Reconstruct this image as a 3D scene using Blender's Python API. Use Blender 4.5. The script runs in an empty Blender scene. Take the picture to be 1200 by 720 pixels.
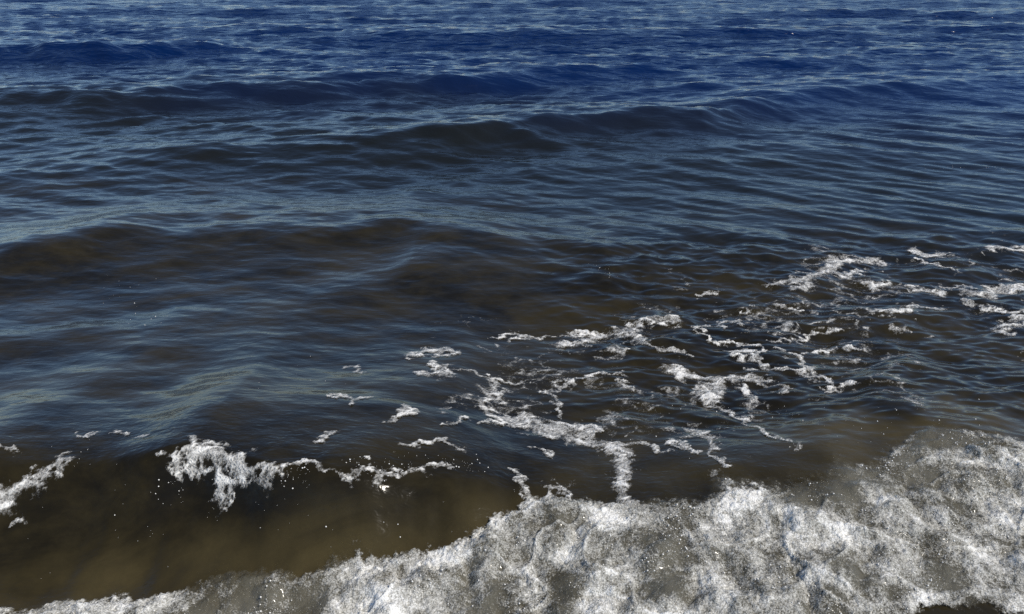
import bpy, math
import numpy as np

R = math.radians
sc = bpy.context.scene

# ---------------------------------------------------------------- camera, sky, sun, exposure
cam_d = bpy.data.cameras.new('camera')
cam = bpy.data.objects.new('camera', cam_d)
sc.collection.objects.link(cam)
cam.location = (0, 0, 1.75)
cam.rotation_euler = (R(90 - 25), 0, 0)
cam_d.sensor_fit = 'HORIZONTAL'
cam_d.angle = 2 * math.atan(600 / 942)
cam_d.clip_start = 0.05
cam_d.clip_end = 5000
sc.camera = cam

SUN_EL, SUN_AZ = R(50), R(118)            # azimuth measured from +Y (out to sea) towards +X
world = bpy.data.worlds.new('World')
sc.world = world
world.use_nodes = True
wn = world.node_tree
wn.nodes.clear()
sky = wn.nodes.new('ShaderNodeTexSky')
sky.sky_type = 'NISHITA'
sky.sun_disc = False
sky.sun_elevation = SUN_EL
sky.sun_rotation = SUN_AZ
sky.air_density = 0.9
sky.dust_density = 0.0
sky.ozone_density = 5.5
wbg = wn.nodes.new('ShaderNodeBackground')
wbg.inputs['Strength'].default_value = 0.125
wout = wn.nodes.new('ShaderNodeOutputWorld')
wn.links.new(sky.outputs[0], wbg.inputs[0])
wn.links.new(wbg.outputs[0], wout.inputs[0])

sun_d = bpy.data.lights.new('sun', 'SUN')
sun_d.energy = 4.0
sun_d.angle = R(0.5)
sun_d.color = (1.0, 0.94, 0.84)
sun = bpy.data.objects.new('sun', sun_d)
sc.collection.objects.link(sun)
sun.location = (20, 18, 40)
sun.rotation_euler = (R(90) - SUN_EL, 0, math.pi - SUN_AZ)   # shines from the azimuth down onto the water

sc.view_settings.view_transform = 'Standard'
sc.view_settings.look = 'None'
sc.view_settings.gamma = 1.0
sc.view_settings.exposure = 0.0
sc.cycles.use_denoising = False
sc.cycles.sample_clamp_direct = 4.0
sc.cycles.sample_clamp_indirect = 3.0
sc.cycles.max_bounces = 8
sc.cycles.transparent_max_bounces = 12

#<<SURF
# ---------------------------------------------------------------- the shape of the water (metres; +Y is out to sea)
def make_tile(n, length, lo, hi, seed, spread=4.0, ang=0.0, slope=2.6):
    """A seamless tile of wind waves with wavelengths lo..hi; returns height with rms 1."""
    rs = np.random.RandomState(seed)
    k = 2 * np.pi * np.fft.fftfreq(n, length / n)
    kx, ky = np.meshgrid(k, k)
    kk = np.hypot(kx, ky) + 1e-9
    lam = 2 * np.pi / kk
    th = np.arctan2(ky, kx) - (np.pi / 2 + ang)
    band = np.exp(-(np.maximum(0, np.log(lam / hi)) / 0.25) ** 2 - (np.maximum(0, np.log(lo / lam)) / 0.25) ** 2)
    amp = band * kk ** (-slope / 2 - 0.5)
    if spread > 0:
        amp = amp * np.abs(np.cos(th)) ** spread
    h = np.real(np.fft.ifft2(amp * (rs.randn(n, n) + 1j * rs.randn(n, n))))
    return (h / h.std()).astype(np.float32), length

def look(tile, x, y, rot=0.0, ox=0.0, oy=0.0):
    t, L = tile
    n = t.shape[0]
    c, s = math.cos(rot), math.sin(rot)
    u = ((x * c - y * s + ox) / L) % 1.0 * n
    v = ((x * s + y * c + oy) / L) % 1.0 * n
    i = np.floor(u).astype(np.int64); j = np.floor(v).astype(np.int64)
    a = (u - i); b = (v - j)
    i %= n; j %= n
    i1 = (i + 1) % n; j1 = (j + 1) % n
    return (t[j, i] * (1 - a) + t[j, i1] * a) * (1 - b) + (t[j1, i] * (1 - a) + t[j1, i1] * a) * b

def sm(lo, hi, v):
    t = np.clip((v - lo) / (hi - lo), 0, 1)
    return t * t * (3 - 2 * t)

T_SWELL = make_tile(2048, 17.0, 0.9, 4.0, 11, 9.0)
T_CHOP = make_tile(1024, 7.3, 0.28, 1.1, 12, 6.0, 0.12)
T_RIP = make_tile(512, 2.7, 0.07, 0.4, 13, 4.0, -0.1, 2.2)
T_DIAG = make_tile(1024, 6.1, 0.14, 0.7, 14, 12.0, 0.0, 2.4)
T_ISO = make_tile(1024, 2.9, 0.2, 0.9, 15, 0.0, 0.0, 2.0)
T_BOIL = make_tile(512, 1.7, 0.05, 0.35, 16, 0.0, 0.0, 2.0)
T_FIZZ = make_tile(512, 0.83, 0.010, 0.07, 17, 0.0, 0.0, 1.2)

WAVES = [   # crest line: x, y, height, front width, back width
    {'pts': [[-2.209, 1.988, 0.15, 0.22, 1.1], [-1.692, 2.239, 0.18, 0.24, 1.1], [-1.422, 2.278, 0.2, 0.24, 1.1], [-1.053, 2.285, 0.21, 0.24, 1.1], [-0.746, 2.192, 0.2, 0.22, 1.1], [-0.468, 2.169, 0.18, 0.22, 1.1], [-0.223, 2.18, 0.15, 0.22, 1.1], [0.0, 2.178, 0.09, 0.25, 0.6], [0.282, 2.152, 0.06, 0.35, 0.6], [0.715, 2.212, 0.08, 0.5, 0.5], [1.121, 2.318, 0.1, 0.6, 0.5], [1.541, 2.515, 0.09, 0.6, 0.6], [2.21, 2.513, 0.07, 0.6, 0.6]], 'lean': 0.22, 'wob': 0.2, 'rag': 0.1},
    {'pts': [[-3.553, 4.155, 0.07, 0.5, 0.9], [-3.012, 4.448, 0.07, 0.5, 0.9], [-2.427, 4.721, 0.08, 0.5, 0.9], [-1.629, 4.882, 0.08, 0.55, 0.9], [-0.708, 4.905, 0.09, 0.5, 0.9], [-0.211, 4.716, 0.07, 0.45, 0.9], [0.511, 4.521, 0.04, 0.4, 0.6], [1.572, 4.644, 0.02, 0.4, 0.5], [3.719, 4.72, 0.02, 0.4, 0.5]], 'lean': 0.2, 'wob': 0.5, 'rag': 0.15},
    {'pts': [[-2.867, 3.169, 0.02, 0.4, 0.3], [-2.034, 3.423, 0.02, 0.4, 0.3], [-1.086, 3.712, 0.02, 0.4, 0.4], [-0.576, 4.194, 0.045, 0.4, 0.4], [-0.095, 4.131, 0.04, 0.4, 0.4], [0.702, 4.054, 0.015, 0.4, 0.4], [2.831, 4.088, 0.0, 0.4, 0.4]], 'lean': 0.1, 'wob': 0.4, 'rag': 0.2},
    {'pts': [[-4.529, 5.482, 0.03, 0.7, 1.2], [-3.982, 6.111, 0.04, 0.7, 1.2], [-3.212, 6.645, 0.06, 0.7, 1.2], [-2.258, 7.058, 0.07, 0.65, 1.4], [-1.144, 7.19, 0.11, 0.55, 1.4], [-0.315, 7.481, 0.14, 0.36, 1.4], [0.754, 8.001, 0.145, 0.36, 1.4], [1.879, 8.155, 0.13, 0.36, 1.4], [2.836, 9.095, 0.12, 0.5, 1.4], [4.062, 9.812, 0.1, 0.55, 1.4], [5.316, 10.3, 0.09, 0.6, 1.4], [7.899, 10.963, 0.07, 0.6, 1.4]], 'lean': 0.25, 'wob': 0.4, 'rag': 0.04},
    {'pts': [[-7.139, 9.149, 0.1, 0.6, 1.5], [-4.769, 9.197, 0.14, 0.6, 1.5], [-3.479, 9.645, 0.18, 0.55, 1.5], [-2.047, 9.95, 0.18, 0.55, 1.5], [-0.531, 10.328, 0.15, 0.55, 1.5], [0.565, 10.999, 0.11, 0.6, 1.5], [2.48, 12.109, 0.05, 0.6, 1.5], [9.539, 13.37, 0.03, 0.6, 1.5]], 'lean': 0.25, 'wob': 0.5, 'rag': 0.05},
    {'pts': [[-9.911, 13.012, 0.13, 0.7, 1.6], [-6.95, 13.19, 0.16, 0.7, 1.6], [-5.803, 13.297, 0.12, 0.7, 1.6], [-4.466, 14.7, 0.06, 0.7, 1.6], [-1.553, 15.393, 0.1, 0.7, 1.6], [1.573, 15.567, 0.05, 0.7, 1.6], [11.946, 16.965, 0.06, 0.7, 1.6]], 'lean': 0.25, 'wob': 0.8, 'rag': 0.1},
]

SURF_POLY = [[-2.91, 1.494], [-2.015, 1.637], [-1.488, 1.746], [-1.285, 1.745], [-1.139, 1.795], [-0.94, 1.813], [-0.694, 1.857], [-0.521, 1.9], [-0.338, 1.899], [-0.186, 1.968], [-0.108, 2.017], [0.0, 2.08], [0.056, 2.145], [0.251, 2.122], [0.44, 2.085], [0.634, 2.101], [0.703, 2.168], [0.855, 2.211], [0.983, 2.254], [1.119, 2.315], [1.294, 2.297], [1.508, 2.517], [1.629, 2.51], [1.85, 2.449], [2.498, 2.395], [4.112, 2.267], [2.907, 1.333], [1.89, 1.577], [1.646, 1.623], [1.495, 1.669], [1.382, 1.708], [1.265, 1.706], [1.212, 1.667], [1.015, 1.472], [0.214, 1.402], [-0.853, 1.395], [-1.766, 1.343], [-2.626, 1.28]]   # outline of the white water


def poly_dist(px, py, poly):
    """Signed distance to a closed polygon, positive inside."""
    p = np.asarray(poly, float); q = np.roll(p, -1, 0)
    d2 = np.full(px.shape, 1e9); ins = np.zeros(px.shape, bool)
    for (ax, ay), (bx, by) in zip(p, q):
        ex, ey = bx - ax, by - ay
        t = np.clip(((px - ax) * ex + (py - ay) * ey) / (ex * ex + ey * ey + 1e-12), 0, 1)
        d2 = np.minimum(d2, (px - ax - t * ex) ** 2 + (py - ay - t * ey) ** 2)
        if ay != by:
            c = ((ay > py) != (by > py)) & (px < (bx - ax) * (py - ay) / (by - ay) + ax)
            ins ^= c
    d = np.sqrt(d2)
    return np.where(ins, d, -d)

def surf_amount(x, y):
    """0 outside the white water, 1 well inside it."""
    wx = x + .03 * look(T_ISO, x, y, .4) + .014 * look(T_BOIL, x, y, .9) + .006 * look(T_FIZZ, x, y)
    wy = y + .02 * look(T_ISO, x, y, 1.9, 1.3) + .010 * look(T_BOIL, x, y, 2.2, .6) + .006 * look(T_FIZZ, x, y, 1.0, .3)
    return poly_dist(wx, wy, SURF_POLY) if len(SURF_POLY) else np.full(x.shape, -1.0)

def surface(x, y):
    """Displaced position of the water surface at rest coordinates x, y."""
    x = np.asarray(x, float); y = np.asarray(y, float)
    z = np.zeros_like(x); dy = np.zeros_like(x)
    wob = .10 * look(T_ISO, x * .35, y * .35, .3) + .03 * look(T_ISO, x, y, 1.1)
    for w in WAVES:
        pts = np.array(w['pts'])
        yc = np.interp(x, pts[:, 0], pts[:, 1]) + wob * w['wob']
        A = np.interp(x, pts[:, 0], pts[:, 2])
        wf = np.interp(x, pts[:, 0], pts[:, 3]); wb = np.interp(x, pts[:, 0], pts[:, 4])
        A = A * (1 + w['rag'] * look(T_ISO, x * .5, y * .12, .0, 3.3))
        t = y - yc
        tn = np.where(t < 0, t / wf, t / wb)
        p = 1 / np.cosh(np.clip(1.35 * tn, -20, 20)) ** 2
        p = p - .22 * np.exp(-((t + 1.9 * wf) / (.9 * wf)) ** 2)      # drawn-down trough in front
        z += A * p
        dy -= w['lean'] * A * np.clip(p, 0, 1) ** 1.5
    far = sm(3.5, 10.0, y); mid = sm(2.2, 5.0, y)
    side = sm(-1.0, 3.0, x + .3 * (6 - y))
    dband = sm(3.6, 5.2, y) * (1 - sm(9.0, 12.0, y)) * side; calm = 1 - .65 * dband
    s1 = look(T_SWELL, x, y, .05)
    c1 = look(T_CHOP, x, y, -.08)
    c2 = look(T_CHOP, x * 1.37, y * 1.37, .33, 2.0, 1.0)
    r1 = look(T_RIP, x, y, .15)
    r2 = look(T_RIP, x * .61, y * .61, -.35, .7, .2)
    dg = look(T_DIAG, x, y, .58)
    z += s1 * (.003 + .003 * mid + .012 * far + .014 * sm(10, 18, y))
    z += calm * (c1 * (.0016 + .010 * far) + c2 * (.0010 + .009 * far))
    z += calm * (r1 * (.0008 + .0004 * mid + .0018 * far) + r2 * (.0008 + .0052 * far))
    z += dg * (.0010 + .0060 * dband)
    # ripples drawn up the face of the near wave
    face = sm(1.5, 1.75, y) * (1 - sm(2.1, 2.4, y)) * (1 - sm(-.2, .5, x))
    z += face * (.0016 * look(T_RIP, x * .8, y * .35, 1.5) + .0022 * look(T_BOIL, x * .9, y * .5, .4) + .003 * look(T_ISO, x, y, 2.7))
    # choppy water beyond the swell behind the surf on the right
    rough = sm(-.2, .8, x) * sm(2.3, 2.8, y) * (1 - sm(4.4, 5.2, y))
    z += rough * (.007 * look(T_ISO, x, y * 1.4, 2.1) + .0042 * look(T_BOIL, x * .6, y * 1.3, .3) + .0012 * look(T_RIP, x * 1.6, y * 1.6, .4))
    sd = surf_amount(x, y)
    s = sm(-.03, .10 + .15 * sm(-.1, .7, x), sd)
    b0 = look(T_ISO, x * 1.6, y * 1.6, .7, .4); b1 = look(T_BOIL, x, y, .2); b2 = look(T_BOIL, x * 1.9, y * 1.9, 1.2, .3)
    z += s * (.003 + .015 * np.abs(b0) + .0065 * np.abs(b1) + .0016 * b2 + .008 * np.exp(-(look(T_ISO, x * .9, y * 1.3, 1.3, .5) / .10) ** 2))
    z += .012 * (1 - .8 * sm(-.1, .7, x)) * np.exp(-((sd - .04) / .04) ** 2) * sm(-.9, .2, b0)       # lip of the white water
    return x, y + dy, z
#>>SURF

FILM_POLY = [[-0.475, 3.319], [0.438, 3.743], [1.541, 4.543], [3.601, 4.942], [2.677, 3.17], [1.684, 2.735], [1.075, 2.356], [0.716, 2.222], [0.281, 2.144], [-0.119, 2.342], [-0.481, 2.424]]   # where the thin film drifts
FOAM = [   # strands of each raft: half width and spine, in metres
    {'name': 'foam_patch', 'group': 'foam patches drifting behind the surf', 'label': 'tilted white foam patch with a forked tail, farthest out beyond the dark choppy water', 'dens': 0.3, 'strokes': [[0.053, [[1.424, 4.043], [1.563, 4.044], [1.658, 4.121], [1.846, 4.311], [1.99, 4.363], [2.155, 4.395]]], [0.043, [[1.53, 3.939], [1.626, 3.993]]], [0.045, [[1.785, 4.206], [1.876, 4.126], [1.964, 4.167]]], [0.037, [[1.912, 4.034], [1.968, 3.999], [2.034, 4.026]]]]},
    {'name': 'foam_patch', 'group': 'foam patches drifting behind the surf', 'label': 'tiny lone white ring of foam on dark water', 'dens': 0.3, 'strokes': [[0.027, [[1.01, 3.893], [1.09, 3.904]]]]},
    {'name': 'foam_patch', 'group': 'foam patches drifting behind the surf', 'label': 'small faint foam smear with a thin trailing tail', 'dens': 0.3, 'strokes': [[0.05, [[2.434, 4.591], [2.479, 4.494], [2.572, 4.476]]], [0.02, [[2.425, 4.38], [2.471, 4.181]]]]},
    {'name': 'foam_patch', 'group': 'foam patches drifting behind the surf', 'label': 'small rounded foam blot with a short bar beside it', 'dens': 0.3, 'strokes': [[0.045, [[2.169, 3.983], [2.243, 3.941], [2.282, 3.926]]], [0.023, [[2.333, 4.006], [2.439, 3.972]]]]},
    {'name': 'foam_patch', 'group': 'foam patches drifting behind the surf', 'label': 'short white foam bar nearest the blue water', 'dens': 0.3, 'strokes': [[0.053, [[2.911, 4.553], [2.98, 4.537], [3.085, 4.531], [3.264, 4.488]]]]},
    {'name': 'foam_patch', 'group': 'foam patches drifting behind the surf', 'label': 'wide white foam band with a hairline strand below it', 'dens': 0.3, 'strokes': [[0.055, [[2.446, 3.897], [2.544, 3.908], [2.699, 4.016], [2.787, 4.009], [2.954, 3.987]]], [0.024, [[2.571, 4.04], [2.805, 4.04]]], [0.02, [[2.363, 3.774], [2.576, 3.651]]]]},
    {'name': 'foam_patch', 'group': 'foam patches drifting behind the surf', 'label': 'ragged foam clump below the wide white foam band', 'dens': 0.3, 'strokes': [[0.05, [[2.376, 3.48], [2.476, 3.548], [2.658, 3.57]]], [0.029, [[2.484, 3.599], [2.553, 3.611]]]]},
    {'name': 'foam_patch', 'group': 'foam patches drifting behind the surf', 'label': 'long low foam streak with a raised tip', 'dens': 0.3, 'strokes': [[0.035, [[1.763, 3.667], [1.882, 3.643], [1.993, 3.65], [2.17, 3.739]]], [0.028, [[1.985, 3.63], [2.164, 3.771]]]]},
    {'name': 'foam_patch', 'group': 'foam patches drifting behind the surf', 'label': 'bright wing shaped foam patch trailing a long thin thread', 'dens': 0.3, 'strokes': [[0.02, [[-0.082, 3.426], [0.041, 3.447], [0.206, 3.454], [0.411, 3.446], [0.499, 3.502]]], [0.036, [[0.24, 3.336], [0.361, 3.35], [0.453, 3.457], [0.543, 3.523], [0.673, 3.557], [0.804, 3.591]]], [0.042, [[0.572, 3.489], [0.574, 3.381]]], [0.02, [[0.588, 3.399], [0.67, 3.285], [0.772, 3.198]]], [0.025, [[0.666, 3.51], [0.775, 3.541]]]]},
    {'name': 'foam_patch', 'group': 'foam patches drifting behind the surf', 'label': 'compact white foam clump with a short arm over brown water', 'dens': 0.3, 'strokes': [[0.034, [[-0.436, 3.157], [-0.365, 3.201], [-0.286, 3.172]]], [0.043, [[-0.365, 2.92], [-0.286, 2.947], [-0.256, 3.023]]], [0.027, [[-0.333, 3.063], [-0.289, 2.976]]], [0.02, [[-0.253, 2.974], [-0.145, 2.983]]]]},
    {'name': 'foam_patch', 'group': 'foam patches drifting behind the surf', 'label': 'large branching foam lace with a curled hook running into the surf', 'dens': 0.3, 'strokes': [[0.031, [[-0.091, 2.968], [-0.076, 2.815], [-0.061, 2.715]]], [0.02, [[-0.073, 2.976], [0.073, 2.967]]], [0.042, [[-0.05, 2.687], [0.033, 2.615], [0.162, 2.576], [0.317, 2.494], [0.376, 2.341], [0.384, 2.182], [0.387, 2.102]]], [0.024, [[0.164, 2.607], [0.322, 2.551], [0.382, 2.515]]], [0.021, [[0.184, 2.678], [0.189, 2.771], [0.152, 2.872], [0.217, 2.949], [0.33, 2.996], [0.481, 3.029]]], [0.02, [[0.473, 2.971], [0.522, 2.93]]], [0.02, [[0.062, 2.463], [0.137, 2.381]]]]},
    {'name': 'foam_patch', 'group': 'foam patches drifting behind the surf', 'label': 'broad bright foam mat with a long strand sliding toward the surf', 'dens': 0.3, 'strokes': [[0.044, [[0.716, 3.104], [0.785, 3.064], [0.841, 2.982], [0.841, 2.829]]], [0.045, [[0.745, 3.055], [0.951, 2.988], [1.036, 3.035], [1.082, 2.999]]], [0.032, [[0.965, 2.901], [0.995, 2.819]]], [0.02, [[1.064, 2.936], [1.139, 2.842]]], [0.02, [[0.797, 2.949], [0.862, 2.769], [0.901, 2.669], [0.945, 2.501], [1.008, 2.375]]]]},
    {'name': 'foam_patch', 'group': 'foam patches drifting behind the surf', 'label': 'open net of thin broken foam threads above the broad foam mat', 'dens': 0.3, 'strokes': [[0.02, [[0.889, 3.479], [0.93, 3.391], [1.023, 3.35]]], [0.02, [[0.918, 3.523], [1.052, 3.557], [1.129, 3.563]]], [0.02, [[1.04, 3.37], [1.109, 3.299], [1.134, 3.118]]], [0.035, [[1.03, 3.227], [1.063, 3.205]]], [0.02, [[1.207, 3.366], [1.292, 3.383], [1.486, 3.469], [1.595, 3.494]]], [0.02, [[1.182, 3.28], [1.273, 3.2], [1.306, 3.073]]], [0.02, [[1.312, 3.258], [1.475, 3.267]]], [0.02, [[1.056, 3.104], [1.239, 3.094], [1.325, 3.02], [1.336, 2.903]]], [0.02, [[1.291, 2.874], [1.418, 2.889]]]]},
    {'name': 'foam_patch', 'group': 'foam patches drifting behind the surf', 'label': 'curved foam tongue sliding down into the surf', 'dens': 0.3, 'strokes': [[0.028, [[0.666, 2.578], [0.726, 2.496], [0.747, 2.349], [0.754, 2.285]]], [0.02, [[0.601, 2.502], [0.655, 2.395]]], [0.02, [[0.288, 2.528], [0.581, 2.403]]]]},
    {'name': 'foam_crest', 'group': 'foam patches drifting behind the surf', 'label': 'brilliant white foam spilling over the brown wave crest', 'dens': 0.6, 'strokes': [[0.036, [[-1.05, 2.285], [-0.995, 2.244], [-0.926, 2.19], [-0.819, 2.155], [-0.743, 2.122]]], [0.023, [[-1.006, 2.23], [-0.989, 2.158], [-0.947, 2.105], [-0.91, 2.118]]], [0.02, [[-1.117, 2.227], [-1.084, 2.19], [-1.015, 2.183]]], [0.02, [[-1.097, 2.188], [-1.055, 2.26]]]]},
    {'name': 'foam_crest', 'group': 'foam patches drifting behind the surf', 'label': 'lumpy white foam clot at the open end of the brown wave', 'dens': 0.4, 'strokes': [[0.049, [[-1.795, 2.067], [-1.702, 2.095], [-1.631, 2.129], [-1.584, 2.157]]], [0.021, [[-1.79, 2.299], [-1.674, 2.293]]], [0.025, [[-1.604, 2.211], [-1.533, 2.242], [-1.479, 2.217]]], [0.039, [[-1.641, 2.067], [-1.622, 2.143]]], [0.02, [[-1.513, 2.374], [-1.484, 2.377]]], [0.02, [[-1.39, 2.368], [-1.357, 2.361]]], [0.02, [[-1.284, 2.37], [-1.245, 2.356]]], [0.02, [[-1.576, 2.019], [-1.561, 2.023]]]]},
    {'name': 'foam_crest', 'group': 'foam patches drifting behind the surf', 'label': 'thin broken foam fringe along the dark wave crest', 'dens': 0.1, 'strokes': [[0.02, [[-0.729, 2.122], [-0.54, 2.126], [-0.415, 2.184], [-0.226, 2.212]]]]},
    {'name': 'foam_crest', 'group': 'foam patches drifting behind the surf', 'label': 'scalloped narrow foam edge curling where wave meets surf', 'dens': 0.3, 'strokes': [[0.02, [[0.0, 2.254], [0.071, 2.175], [0.142, 2.173], [0.237, 2.118]]], [0.02, [[0.237, 2.118], [0.332, 2.103], [0.465, 2.072]]]]},
    {'name': 'foam_fleck', 'group': 'short foam dashes on the dark water', 'label': 'thin foam thread between the forked foam patch and the long foam streak', 'dens': 0.3, 'strokes': [[0.02, [[1.346, 3.778], [1.462, 3.722]]]]},
    {'name': 'foam_fleck', 'group': 'short foam dashes on the dark water', 'label': 'small round foam tuft under the long low foam streak', 'dens': 0.3, 'strokes': [[0.027, [[1.851, 3.463], [1.902, 3.49]]]]},
    {'name': 'foam_fleck', 'group': 'short foam dashes on the dark water', 'label': 'tiny foam dot beside the ragged foam clump', 'dens': 0.3, 'strokes': [[0.02, [[1.982, 3.436], [2.024, 3.459]]]]},
    {'name': 'foam_fleck', 'group': 'short foam dashes on the dark water', 'label': 'short flat foam dash at the outer rim of the open foam net', 'dens': 0.3, 'strokes': [[0.02, [[1.538, 3.284], [1.607, 3.262]]]]},
    {'name': 'foam_fleck', 'group': 'short foam dashes on the dark water', 'label': 'stubby foam tuft between compact clump and breaking wave', 'dens': 0.3, 'strokes': [[0.02, [[-0.424, 2.501], [-0.393, 2.545], [-0.382, 2.582]]]]},
    {'name': 'foam_fleck', 'group': 'short foam dashes on the dark water', 'label': 'thin rising foam dash between the stubby tuft and the branching foam lace', 'dens': 0.3, 'strokes': [[0.02, [[-0.264, 2.494], [-0.221, 2.545], [-0.177, 2.584]]]]},
    {'name': 'foam_fleck', 'group': 'short foam dashes on the dark water', 'label': 'level foam dash touching the branching foam lace', 'dens': 0.3, 'strokes': [[0.02, [[-0.128, 2.559], [-0.016, 2.612]]]]},
    {'name': 'foam_fleck', 'group': 'short foam dashes on the dark water', 'label': 'bent foam thread just behind the low end of the brown wave crest', 'dens': 0.3, 'strokes': [[0.02, [[-0.351, 2.336], [-0.238, 2.375], [-0.148, 2.347]]]]},
    {'name': 'foam_fleck', 'group': 'short foam dashes on the dark water', 'label': 'crooked foam streak on brown water beside the compact clump', 'dens': 0.3, 'strokes': [[0.02, [[-0.672, 2.614], [-0.65, 2.658], [-0.577, 2.618], [-0.545, 2.648]]]]},
    {'name': 'foam_fleck', 'group': 'short foam dashes on the dark water', 'label': 'faint foam wisp above the crooked foam streak', 'dens': 0.3, 'strokes': [[0.02, [[-0.729, 2.934], [-0.685, 2.978], [-0.643, 2.946]]]]},
    {'name': 'foam_fleck', 'group': 'short foam dashes on the dark water', 'label': 'upright foam wisp rising behind the thin foam fringe of the crest', 'dens': 0.3, 'strokes': [[0.02, [[-0.629, 2.291], [-0.613, 2.413]]]]},
    {'name': 'foam_fleck', 'group': 'short foam dashes on the dark water', 'label': 'short foam dash above the open net of foam threads', 'dens': 0.3, 'strokes': [[0.02, [[1.133, 3.715], [1.21, 3.681]]]]},
    {'name': 'foam_fleck', 'group': 'short foam dashes on the dark water', 'label': 'small foam dash below the bright wing shaped foam patch', 'dens': 0.3, 'strokes': [[0.02, [[0.469, 3.245], [0.528, 3.247]]]]},
    {'name': 'foam_fleck', 'group': 'short foam dashes on the dark water', 'label': 'foam fleck on the long thin thread of the wing shaped patch', 'dens': 0.3, 'strokes': [[0.02, [[0.041, 3.405], [0.102, 3.436]]]]},
]


# ---------------------------------------------------------------- helpers
def mesh_obj(name, verts, quads, mat, attrs=None, smooth=True):
    me = bpy.data.meshes.new(name)
    nv, nf, k = len(verts), len(quads), quads.shape[1]
    me.vertices.add(nv); me.vertices.foreach_set('co', np.ascontiguousarray(verts, np.float32).ravel())
    me.loops.add(nf * k); me.loops.foreach_set('vertex_index', np.ascontiguousarray(quads, np.int32).ravel())
    me.polygons.add(nf)
    me.polygons.foreach_set('loop_start', np.arange(0, nf * k, k, dtype=np.int32))
    me.polygons.foreach_set('use_smooth', np.full(nf, smooth, bool))
    for an, av in (attrs or {}).items():
        a = me.attributes.new(an, 'FLOAT', 'POINT')
        a.data.foreach_set('value', np.ascontiguousarray(av, np.float32).ravel())
    me.update(calc_edges=True); me.validate()
    me.materials.append(mat)
    o = bpy.data.objects.new(name, me)
    sc.collection.objects.link(o)
    return o

def grid_quads(nr, nc):
    i = np.arange((nr - 1) * nc).reshape(nr - 1, nc)[:, :-1].ravel()
    return np.stack([i, i + 1, i + nc + 1, i + nc], 1)

class NT:
    """Small helper for building node trees."""
    def __init__(self, name):
        self.m = bpy.data.materials.new(name); self.m.use_nodes = True
        self.t = self.m.node_tree; self.t.nodes.clear()
        self.out = self.t.nodes.new('ShaderNodeOutputMaterial')
    def n(self, typ, ins=None, **props):
        nd = self.t.nodes.new('ShaderNode' + typ)
        for k, v in props.items(): setattr(nd, k, v)
        for k, v in (ins or {}).items(): self.set(nd, k, v)
        return nd
    def set(self, nd, k, v):
        s = nd.inputs[k]
        if isinstance(v, bpy.types.NodeSocket): self.t.links.new(v, s)
        else: s.default_value = v
    def math(self, op, a, b=0.0, c=0.0, clamp=False):
        nd = self.n('Math', {0: a, 1: b, 2: c}, operation=op, use_clamp=clamp); return nd.outputs[0]
    def ramp(self, v, lo, hi, to0=0.0, to1=1.0):
        nd = self.n('MapRange', {'Value': v, 'From Min': lo, 'From Max': hi, 'To Min': to0, 'To Max': to1}, interpolation_type='SMOOTHSTEP')
        return nd.outputs['Result']
    def mix(self, f, a, b):
        nd = self.n('Mix', None, data_type='RGBA')
        self.set(nd, 0, f); self.set(nd, 6, a); self.set(nd, 7, b); return nd.outputs[2]
    def pos(self, scale=(1, 1, 1), rot=0.0):
        g = self.n('NewGeometry')
        mp = self.n('Mapping', {'Vector': g.outputs['Position'], 'Scale': scale, 'Rotation': (0, 0, rot)})
        return mp.outputs[0]
    def noise(self, vec, scale, detail=4.0, rough=.55, dist=0.0):
        return self.n('TexNoise', {'Vector': vec, 'Scale': scale, 'Detail': detail, 'Roughness': rough, 'Distortion': dist}).outputs['Fac']
    def attr(self, name):
        return self.n('Attribute', None, attribute_name=name).outputs['Fac']

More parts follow.
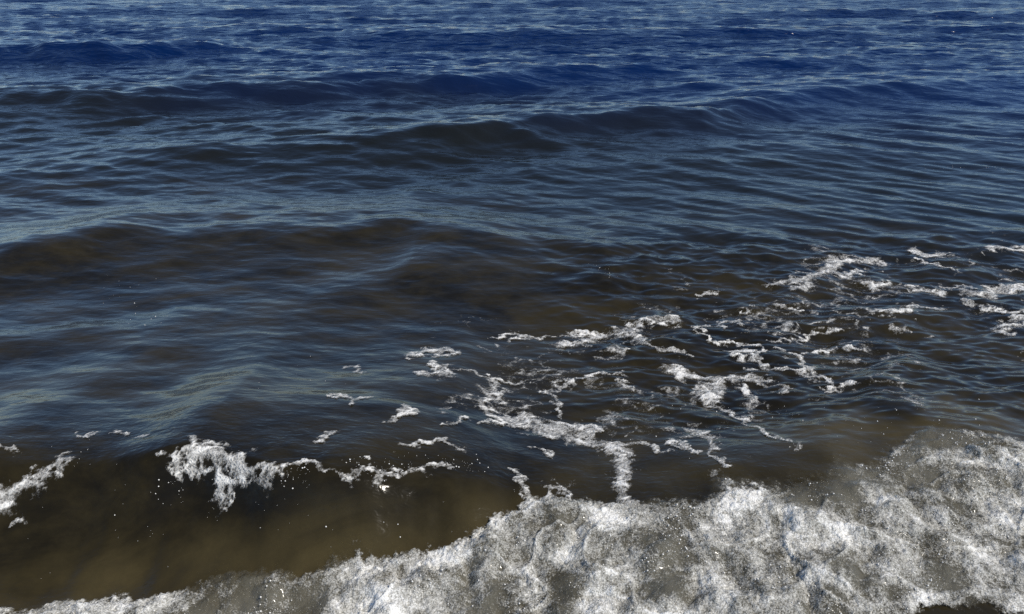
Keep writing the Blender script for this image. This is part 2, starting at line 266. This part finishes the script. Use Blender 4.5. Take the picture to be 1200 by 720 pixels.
# ---------------------------------------------------------------- materials
def water_material():
    t = NT('sea_water')
    g = t.n('NewGeometry'); sep = t.n('SeparateXYZ', {0: g.outputs['Position']})
    big = t.noise(t.pos((.35, .6, .35)), 1.0, 3.0)
    yy = t.math('ADD', sep.outputs['Y'], t.math('MULTIPLY_ADD', big, 4.0, -2.0))
    yy = t.math('ADD', yy, t.math('MULTIPLY', sep.outputs['X'], .25))
    plume = t.noise(t.pos((1, 1.5, 1)), 1.5, 5.0, .62, .8)
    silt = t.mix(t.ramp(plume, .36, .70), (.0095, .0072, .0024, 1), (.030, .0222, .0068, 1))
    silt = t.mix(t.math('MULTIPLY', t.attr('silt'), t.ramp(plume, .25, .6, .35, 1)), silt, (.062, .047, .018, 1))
    fine = t.noise(t.pos((1, 1.3, 1), .3), 8.0, 6.0, .68, .2)
    silt = t.mix(t.ramp(fine, .42, .70, 0, .45), silt, (.032, .0245, .0095, 1))
    near = t.mix(t.ramp(yy, 3.7, 6.4), silt, (.0090, .0098, .0085, 1))
    near = t.mix(t.ramp(yy, 6.5, 12.0), near, (.0003, .0100, .054, 1))
    col = t.mix(t.attr('aer'), near, (.17, .16, .125, 1))
    # capillary ripples, finer than the mesh
    n1 = t.noise(t.pos((1, 2.2, 1), .1), 9.0, 2.0, .5, .3)
    n2 = t.noise(t.pos((1, 1.8, 1), -.3), 30.0, 2.0, .5, .4)
    dist = t.ramp(sep.outputs['Y'], 2.0, 12.0)
    h = t.math('MULTIPLY_ADD', n1, t.math('MULTIPLY_ADD', dist, .006, .0026), t.math('MULTIPLY', n2, t.ramp(sep.outputs['Y'], 2.1, 2.7, .0022, .0007)))
    n0 = t.noise(t.pos((.55, 1.6, 1), -.05), 2.0, 3.0, .6, .2)
    h = t.math('ADD', h, t.math('MULTIPLY', n0, t.ramp(sep.outputs['Y'], 7.0, 16.0, 0, .17)))
    b = t.n('Bump', {'Strength': 1.0, 'Distance': 1.0, 'Height': h})
    p = t.n('BsdfPrincipled', {'Base Color': col, 'Roughness': t.ramp(sep.outputs['Y'], 5.0, 26.0, .13, .16), 'IOR': 1.333, 'Normal': b.outputs[0]})
    t.t.links.new(p.outputs[0], t.out.inputs[0])
    return t.m

def foam_material(name, white=(.84, .81, .74, 1), gr=1.8, top=1.42, rough=.30, cell=.12):
    t = NT(name)
    cov = t.attr('cov')
    v1 = t.n('TexVoronoi', {'Vector': t.pos(), 'Scale': 80.0, 'Randomness': 1.0}, feature='DISTANCE_TO_EDGE').outputs['Distance']
    n1 = t.noise(t.pos(), 60.0, 4.0, .65, .4)
    n2 = t.noise(t.pos(), 190.0, 3.0, .6)
    grain = t.math('ADD', t.math('MULTIPLY', n1, .55), t.math('MULTIPLY', n2, .45))
    # cover of the bubble raft: thick middles are closed, thin edges fade to a film of single bubbles
    a = t.math('ADD', cov, t.math('MULTIPLY_ADD', grain, gr, -.5 * gr))
    a = t.math('SUBTRACT', a, t.math('MULTIPLY', t.ramp(v1, .03, .30), cell))
    v2 = t.n('TexVoronoi', {'Vector': t.pos(), 'Scale': 210.0, 'Randomness': 1.0}, feature='DISTANCE_TO_EDGE').outputs['Distance']
    a = t.math('SUBTRACT', a, t.math('MULTIPLY', t.ramp(v2, .03, .30), .6 * cell))
    alpha = t.ramp(a, .0, top)
    hb = t.math('ADD', t.math('MULTIPLY', n1, .0030), t.math('MULTIPLY', n2, .0024))
    hb = t.math('SUBTRACT', hb, t.math('MULTIPLY', t.ramp(v1, .0, .4), .0022))
    b = t.n('Bump', {'Strength': 1.0, 'Distance': 1.0, 'Height': hb})
    p = t.n('BsdfPrincipled', {'Base Color': white, 'Roughness': rough, 'IOR': 1.33, 'Normal': b.outputs[0], 'Alpha': alpha})
    t.t.links.new(p.outputs[0], t.out.inputs[0])
    return t.m

def surf_material():
    t = NT('white_water')
    cov = t.attr('cov'); edge = t.attr('edge')
    n1 = t.noise(t.pos(), 55.0, 5.0, .7, .2)
    n2 = t.noise(t.pos(), 220.0, 2.0, .6)
    def dome(scale):                                     # packed round bubbles
        d = t.n('TexVoronoi', {'Vector': t.pos(), 'Scale': scale, 'Randomness': 1.0}, feature='F1').outputs['Distance']
        return t.math('SQRT', t.math('MAXIMUM', t.math('SUBTRACT', .62, t.math('MULTIPLY', d, d)), 0.0)), d
    b1, d1 = dome(75.0); b2, d2 = dome(170.0); b3, d3 = dome(340.0)
    a = t.math('ADD', cov, t.math('MULTIPLY_ADD', n1, .9, -.45))
    a = t.math('ADD', a, t.math('MULTIPLY_ADD', n2, .65, -.325))
    a = t.math('SUBTRACT', a, t.math('MULTIPLY', t.ramp(d2, .2, .7), .16))
    # the more air is beaten into the water the whiter it is
    col = t.mix(t.ramp(a, -.05, .42), (.15, .135, .095, 1), (.44, .425, .375, 1))
    col = t.mix(t.ramp(a, .42, .88), col, (.86, .84, .78, 1))
    hb = t.math('ADD', t.math('MULTIPLY', b1, .0028), t.math('MULTIPLY', b2, .0018))
    hb = t.math('ADD', hb, t.math('MULTIPLY', b3, .0009))
    hb = t.math('ADD', hb, t.math('MULTIPLY', n1, .0045))
    b = t.n('Bump', {'Strength': 1.0, 'Distance': 1.0, 'Height': hb})
    al = t.ramp(t.math('ADD', edge, t.math('MULTIPLY_ADD', n1, 1.6, -.8)), .15, .75)
    p = t.n('BsdfPrincipled', {'Base Color': col, 'Roughness': .09, 'IOR': 1.333, 'Normal': b.outputs[0], 'Alpha': t.math('MULTIPLY', al, t.ramp(a, -.05, .60, .30, 1.0))})
    t.t.links.new(p.outputs[0], t.out.inputs[0])
    return t.m

def bead_material():
    t = NT('spray_bead')
    p = t.n('BsdfPrincipled', {'Base Color': (.85, .82, .75, 1), 'Roughness': .08, 'IOR': 1.33})
    t.t.links.new(p.outputs[0], t.out.inputs[0])
    return t.m

def sand_material():
    t = NT('wet_sand')
    n = t.noise(t.pos(), 3.0, 5.0)
    n2 = t.noise(t.pos(), 240.0, 3.0, .7)
    col = t.mix(n, (.045, .033, .018, 1), (.085, .064, .038, 1))
    col = t.mix(t.ramp(n2, .55, .75, 0, .4), col, (.06, .05, .035, 1))
    b = t.n('Bump', {'Strength': .7, 'Distance': .004, 'Height': n2})
    p = t.n('BsdfPrincipled', {'Base Color': col, 'Roughness': .30, 'IOR': 1.4, 'Normal': b.outputs[0]})
    t.t.links.new(p.outputs[0], t.out.inputs[0])
    return t.m

M_WATER = water_material(); M_SAND = sand_material()
M_FOAM = foam_material('sea_foam'); M_SURF = surf_material(); M_BEAD = bead_material()

# ---------------------------------------------------------------- the setting: sea and beach
h0, F0 = 1.75, 804.0
a0, a1 = math.atan(1.15 / h0), math.atan(34.0 / h0)
rows = h0 * np.tan(np.linspace(a0, a1, 860))
rows = np.concatenate([rows, np.geomspace(rows[-1] * 1.03, 900, 60)])
cols = np.linspace(-.92, .92, 960)
U, Y = np.meshgrid(cols, rows)
X = U * (Y + 2.0)
px, py, pz = surface(X, Y)
fade = 1 - sm(60, 200, Y)
pz = pz * fade
sd = surf_amount(X, Y)
lip = look(T_ISO, X, Y, .6)
aer = np.where(Y < 6, sm(-.02, .10, sd) * (.70 + .25 * look(T_ISO, X * 2, Y * 2, .2)), 0)
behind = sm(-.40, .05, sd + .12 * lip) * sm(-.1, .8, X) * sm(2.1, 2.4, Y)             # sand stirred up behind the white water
trough = sm(-.30, .0, sd + .05 * lip) * (1 - sm(-.1, .4, X)) * (1 - sm(2.0, 2.2, Y))    # lighter brown in the trough before the wave, its face left darker
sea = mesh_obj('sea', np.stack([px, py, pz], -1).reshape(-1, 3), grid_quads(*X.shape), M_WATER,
               {'aer': np.clip(aer, 0, 1), 'silt': np.where(Y < 6, np.maximum(np.maximum(behind, .85 * trough), .45 * (sd < 0) * (Y < 1.95) * (X > .6)), 0)})  # silt also carries the lighter tone of the trough
sea['kind'] = 'structure'

ys = np.concatenate([np.linspace(-60, -3, 12), np.linspace(-2.5, 4, 150), np.linspace(4.5, 60, 20), np.linspace(80, 1200, 6)])
xs = np.concatenate([np.linspace(-900, -8, 12), np.linspace(-6, 6, 200), np.linspace(8, 900, 12)])
XX, YY = np.meshgrid(xs, ys)
sh = 1.2 + .5 * sm(.6, 1.2, XX)                       # where the sand rises out of the water
zs = np.where(YY < sh, (sh - YY) * .085, (sh - YY) * .16)
zs = np.maximum(zs, -12) + .004 * look(T_ISO, XX, YY) - .004
zs = np.minimum(zs, .16 + .02 * np.maximum(0, -YY))
sand = mesh_obj('beach_sand', np.stack([XX, YY, zs], -1).reshape(-1, 3), grid_quads(*XX.shape), M_SAND)
sand['kind'] = 'structure'

# ---------------------------------------------------------------- foam rafts
def stroke_field(x, y, strokes):
    """How deep a point lies inside the nearest foam strand: 1 on its spine, 0 at its edge."""
    wx = x + .020 * look(T_BOIL, x, y, .3) + .0065 * look(T_FIZZ, x, y, .8)
    wy = y + .022 * look(T_BOIL, x, y, 1.4, .5) + .0065 * look(T_FIZZ, x, y, 2.0, .2)
    best = np.full(x.shape, -9.0)
    for w, pts in strokes:
        for (ax, ay), (bx, by) in zip(pts[:-1], pts[1:]):
            ex, ey = bx - ax, by - ay
            t = np.clip(((wx - ax) * ex + (wy - ay) * ey) / (ex * ex + ey * ey + 1e-12), 0, 1)
            d = np.hypot(wx - ax - t * ex, wy - ay - t * ey)
            best = np.maximum(best, 1 - d / w)
    return best

def lace(x, y, k=1.0):
    """Net of joined threads round open cells: about 0 inside a cell, 1 on a thread."""
    wx = k * (x + .014 * look(T_BOIL, x, y, 2.6, .1)); wy = k * 1.9 * (y + .014 * look(T_BOIL, x, y, .6, .9))
    a = np.exp(-(look(T_BOIL, wx * .8, wy * .8, .5, .2) / .30) ** 2)
    b = np.exp(-(look(T_BOIL, wx * 1.7, wy * 1.7, 1.1, .7) / .32) ** 2)
    c = np.exp(-(look(T_FIZZ, wx * .9, wy * .9, .3, .1) / .45) ** 2)
    return np.clip(.55 * a + .40 * b * (.4 + .6 * a) + .25 * c, 0, 1.2)

def raft(name, X, Y, keep, cov, thick, mat, edge=None):
    nr, nc = X.shape
    q = grid_quads(nr, nc)
    kq = keep.ravel()[q].all(1)
    q = q[kq]
    used = np.unique(q)
    remap = np.full(nr * nc, -1); remap[used] = np.arange(len(used))
    x, y = X.ravel()[used], Y.ravel()[used]
    sx, sy, sz = surface(x, y)
    sz = sz + thick.ravel()[used]
    return mesh_obj(name, np.stack([sx, sy, sz], 1), remap[q], mat, {'cov': cov.ravel()[used], **({} if edge is None else {'edge': edge.ravel()[used]})})

def fine_grid(x0, x1, y0, y1, step):
    return np.meshgrid(np.arange(x0, x1, step), np.arange(y0, y1, step))

for f in FOAM:
    pts = np.array([p for w, s in f['strokes'] for p in s]); mg = .12
    X, Y = fine_grid(pts[:, 0].min() - mg, pts[:, 0].max() + mg, pts[:, 1].min() - mg, pts[:, 1].max() + mg, f.get('step', .005))
    F = stroke_field(X, Y, f['strokes'])                                # 1 on the spine, 0 at the edge, negative in the halo
    halo = sm(-1.1, .35, F); core = sm(-.15, .85, F)
    L = lace(X, Y)
    cov = halo * (.66 * L - .06) + core * (.45 + .52 * L) + f.get('dens', .3) * (.5 * core) + .05 * look(T_BOIL, X, Y, .2)
    cov = np.where(F < -1.2, -.3, cov) - .25 * (1 - halo)
    keep = cov > -.08
    thick = .0016 + .0045 * np.clip(cov, 0, 1) + .0010 * look(T_FIZZ, X, Y) * np.clip(cov, 0, 1)
    o = raft(f['name'], X, Y, keep, cov, thick, M_FOAM)
    o['label'] = f['label']; o['category'] = 'sea foam'; o['group'] = f['group']

sp = np.array(SURF_POLY)
X, Y = fine_grid(max(-3.0, sp[:, 0].min() - .1), min(3.6, sp[:, 0].max() + .1), sp[:, 1].min() - .1, sp[:, 1].max() + .1, .005)
sd = surf_amount(X, Y)
pat = look(T_ISO, X * 1.1, Y * 1.1, .9, .8); pat2 = look(T_BOIL, X * .8, Y * .8, .1); pat3 = look(T_BOIL, X * 2.1, Y * 2.1, .5)
L = lace(X, Y, .55); L2 = lace(X, Y, 1.3)
torn = np.exp(-(look(T_ISO, X * .9, Y * 1.3, 1.3, .5) / .10) ** 2)                       # torn edges of thin sheets
soft = sm(-.1, .7, X) * sm(1.9, 2.2, Y)                                                  # the trailing edge thins out
cov = .30 + .21 * pat + .09 * pat2 + .08 * pat3 + .18 * L + .16 * L2 + .22 * torn + .30 * (1 - .8 * soft) * np.exp(-((sd - .03) / .035) ** 2)
cov = np.clip(cov, -.1, 1.2)
edge = sm(-.045, .03 + .09 * soft, sd) * 1.5 - .25
cov = cov - .22 * soft * (1 - sm(.0, .28, sd))
bub = np.abs(look(T_FIZZ, X * .8, Y * .8, .4)); bub2 = np.abs(look(T_FIZZ, X * 1.7, Y * 1.7, 1.4))
thick = .003 + .004 * np.clip(cov, 0, 1) + (.0040 * bub + .0020 * bub2) * (.5 + .5 * np.clip(cov, 0, 1))
surf = raft('surf_foam', X, Y, sd > -.045, cov, thick, M_SURF, edge)
surf['kind'] = 'stuff'; surf['label'] = 'churning grey white foam of the broken wave running up the sand'; surf['category'] = 'surf'

# thin film of bubbles left between the rafts
X, Y = fine_grid(-.6, 3.3, 2.05, 4.9, .0075)
zone = sm(-.25, .35, poly_dist(X + .15 * look(T_ISO, X, Y, .2), Y + .15 * look(T_ISO, X, Y, 1.2), FILM_POLY))
zone = zone * sm(-1.4, .8, look(T_ISO, X * .8, Y * .9, .7, .2))
cov = zone * (.88 * lace(X, Y, .75) ** 1.5 - .02) - .30 * (1 - zone)
film = raft('foam_film', X, Y, cov > -.02, cov, np.full(X.shape, .0015), M_FOAM)
film['kind'] = 'stuff'; film['label'] = 'faint net of foam threads and film between the white foam patches'; film['category'] = 'sea foam'

# ---------------------------------------------------------------- beads of spray and single bubbles
def ico():
    g = (1 + 5 ** .5) / 2
    v = np.array([(-1, g, 0), (1, g, 0), (-1, -g, 0), (1, -g, 0), (0, -1, g), (0, 1, g), (0, -1, -g), (0, 1, -g), (g, 0, -1), (g, 0, 1), (-g, 0, -1), (-g, 0, 1)])
    f = np.array([(0, 11, 5), (0, 5, 1), (0, 1, 7), (0, 7, 10), (0, 10, 11), (1, 5, 9), (5, 11, 4), (11, 10, 2), (10, 7, 6), (7, 1, 8), (3, 9, 4), (3, 4, 2), (3, 2, 6), (3, 6, 8), (3, 8, 9), (4, 9, 5), (2, 4, 11), (6, 2, 10), (8, 6, 7), (9, 8, 1)])
    return v / np.linalg.norm(v[0]), f

def octa():
    return np.array([(1, 0, 0), (-1, 0, 0), (0, 1, 0), (0, -1, 0), (0, 0, 1), (0, 0, -1)], float), np.array([(0, 2, 4), (2, 1, 4), (1, 3, 4), (3, 0, 4), (2, 0, 5), (1, 2, 5), (3, 1, 5), (0, 3, 5)])

def beads(name, x, y, r, lift, label, shape=ico):
    k = look(T_BOIL, x * .7, y * .7, .8) > -.1                     # drops lie in clusters
    x, y, r = x[k], y[k], r[k]; lift = lift[k]
    v, f = shape()
    sx, sy, sz = surface(x, y)
    c = np.stack([sx, sy, sz + lift], 1)
    V = (c[:, None] + v[None] * r[:, None, None]).reshape(-1, 3)
    Fq = (np.arange(len(x))[:, None, None] * len(v) + f[None]).reshape(-1, 3)
    o = mesh_obj(name, V, Fq, M_BEAD)
    o['kind'] = 'stuff'; o['label'] = label; o['category'] = 'bubbles'
    return o

rs = np.random.RandomState(5)
x = rs.uniform(-1.9, 2.6, 60000); y = rs.uniform(1.3, 2.9, 60000)
k = (surf_amount(x, y) > .03) & (look(T_BOIL, x, y, .2) + .6 * rs.randn(60000) > .1)
x, y = x[k][:26000], y[k][:26000]
r = .0008 + .0030 * rs.rand(len(x)) ** 5
beads('surf_bubbles', x, y, r, .008 + .5 * r, 'glinting bubbles and drops scattered over the white surf', octa)
BEAD_LINES = [
    ['spray_drops', 'tiny bright spray drops strewn along the brown wave crest and face', [[260, 0.025, [[-0.73, 2.128], [-0.491, 2.156], [-0.115, 2.262]]], [50, 0.05, [[-0.223, 2.173], [-0.055, 2.065]]], [70, 0.05, [[-1.559, 2.29], [-1.12, 2.241]]], [70, 0.06, [[-1.164, 2.184], [-0.924, 2.056]]], [60, 0.12, [[-1.488, 2.016], [-0.268, 1.999]]]]],
    ['drifting_bubbles', 'fine bubbles and specks drifting on the dark water behind the wave', [[50, 0.1, [[-2.208, 4.18], [-1.675, 3.36]]], [40, 0.03, [[0.405, 4.481], [0.625, 3.832]]], [25, 0.1, [[-0.968, 2.97], [-0.564, 2.547]]], [120, 0.12, [[0.329, 2.615], [1.466, 2.634]]], [60, 0.1, [[1.066, 2.413], [1.82, 2.673]]], [60, 0.05, [[3.389, 6.52], [4.014, 6.377]]]]],
]
for name, label, lines in BEAD_LINES:
    bx, by = [], []
    for n, spread, pts in lines:
        p = np.array(pts); t = rs.uniform(0, len(p) - 1, n)
        bx.append(np.interp(t, np.arange(len(p)), p[:, 0]) + spread * rs.randn(n)); by.append(np.interp(t, np.arange(len(p)), p[:, 1]) + spread * rs.randn(n))
    bx = np.concatenate(bx); by = np.concatenate(by)
    r = .0006 + .0022 * rs.rand(len(bx)) ** 5
    beads(name, bx, by, r, .3 * r, label)
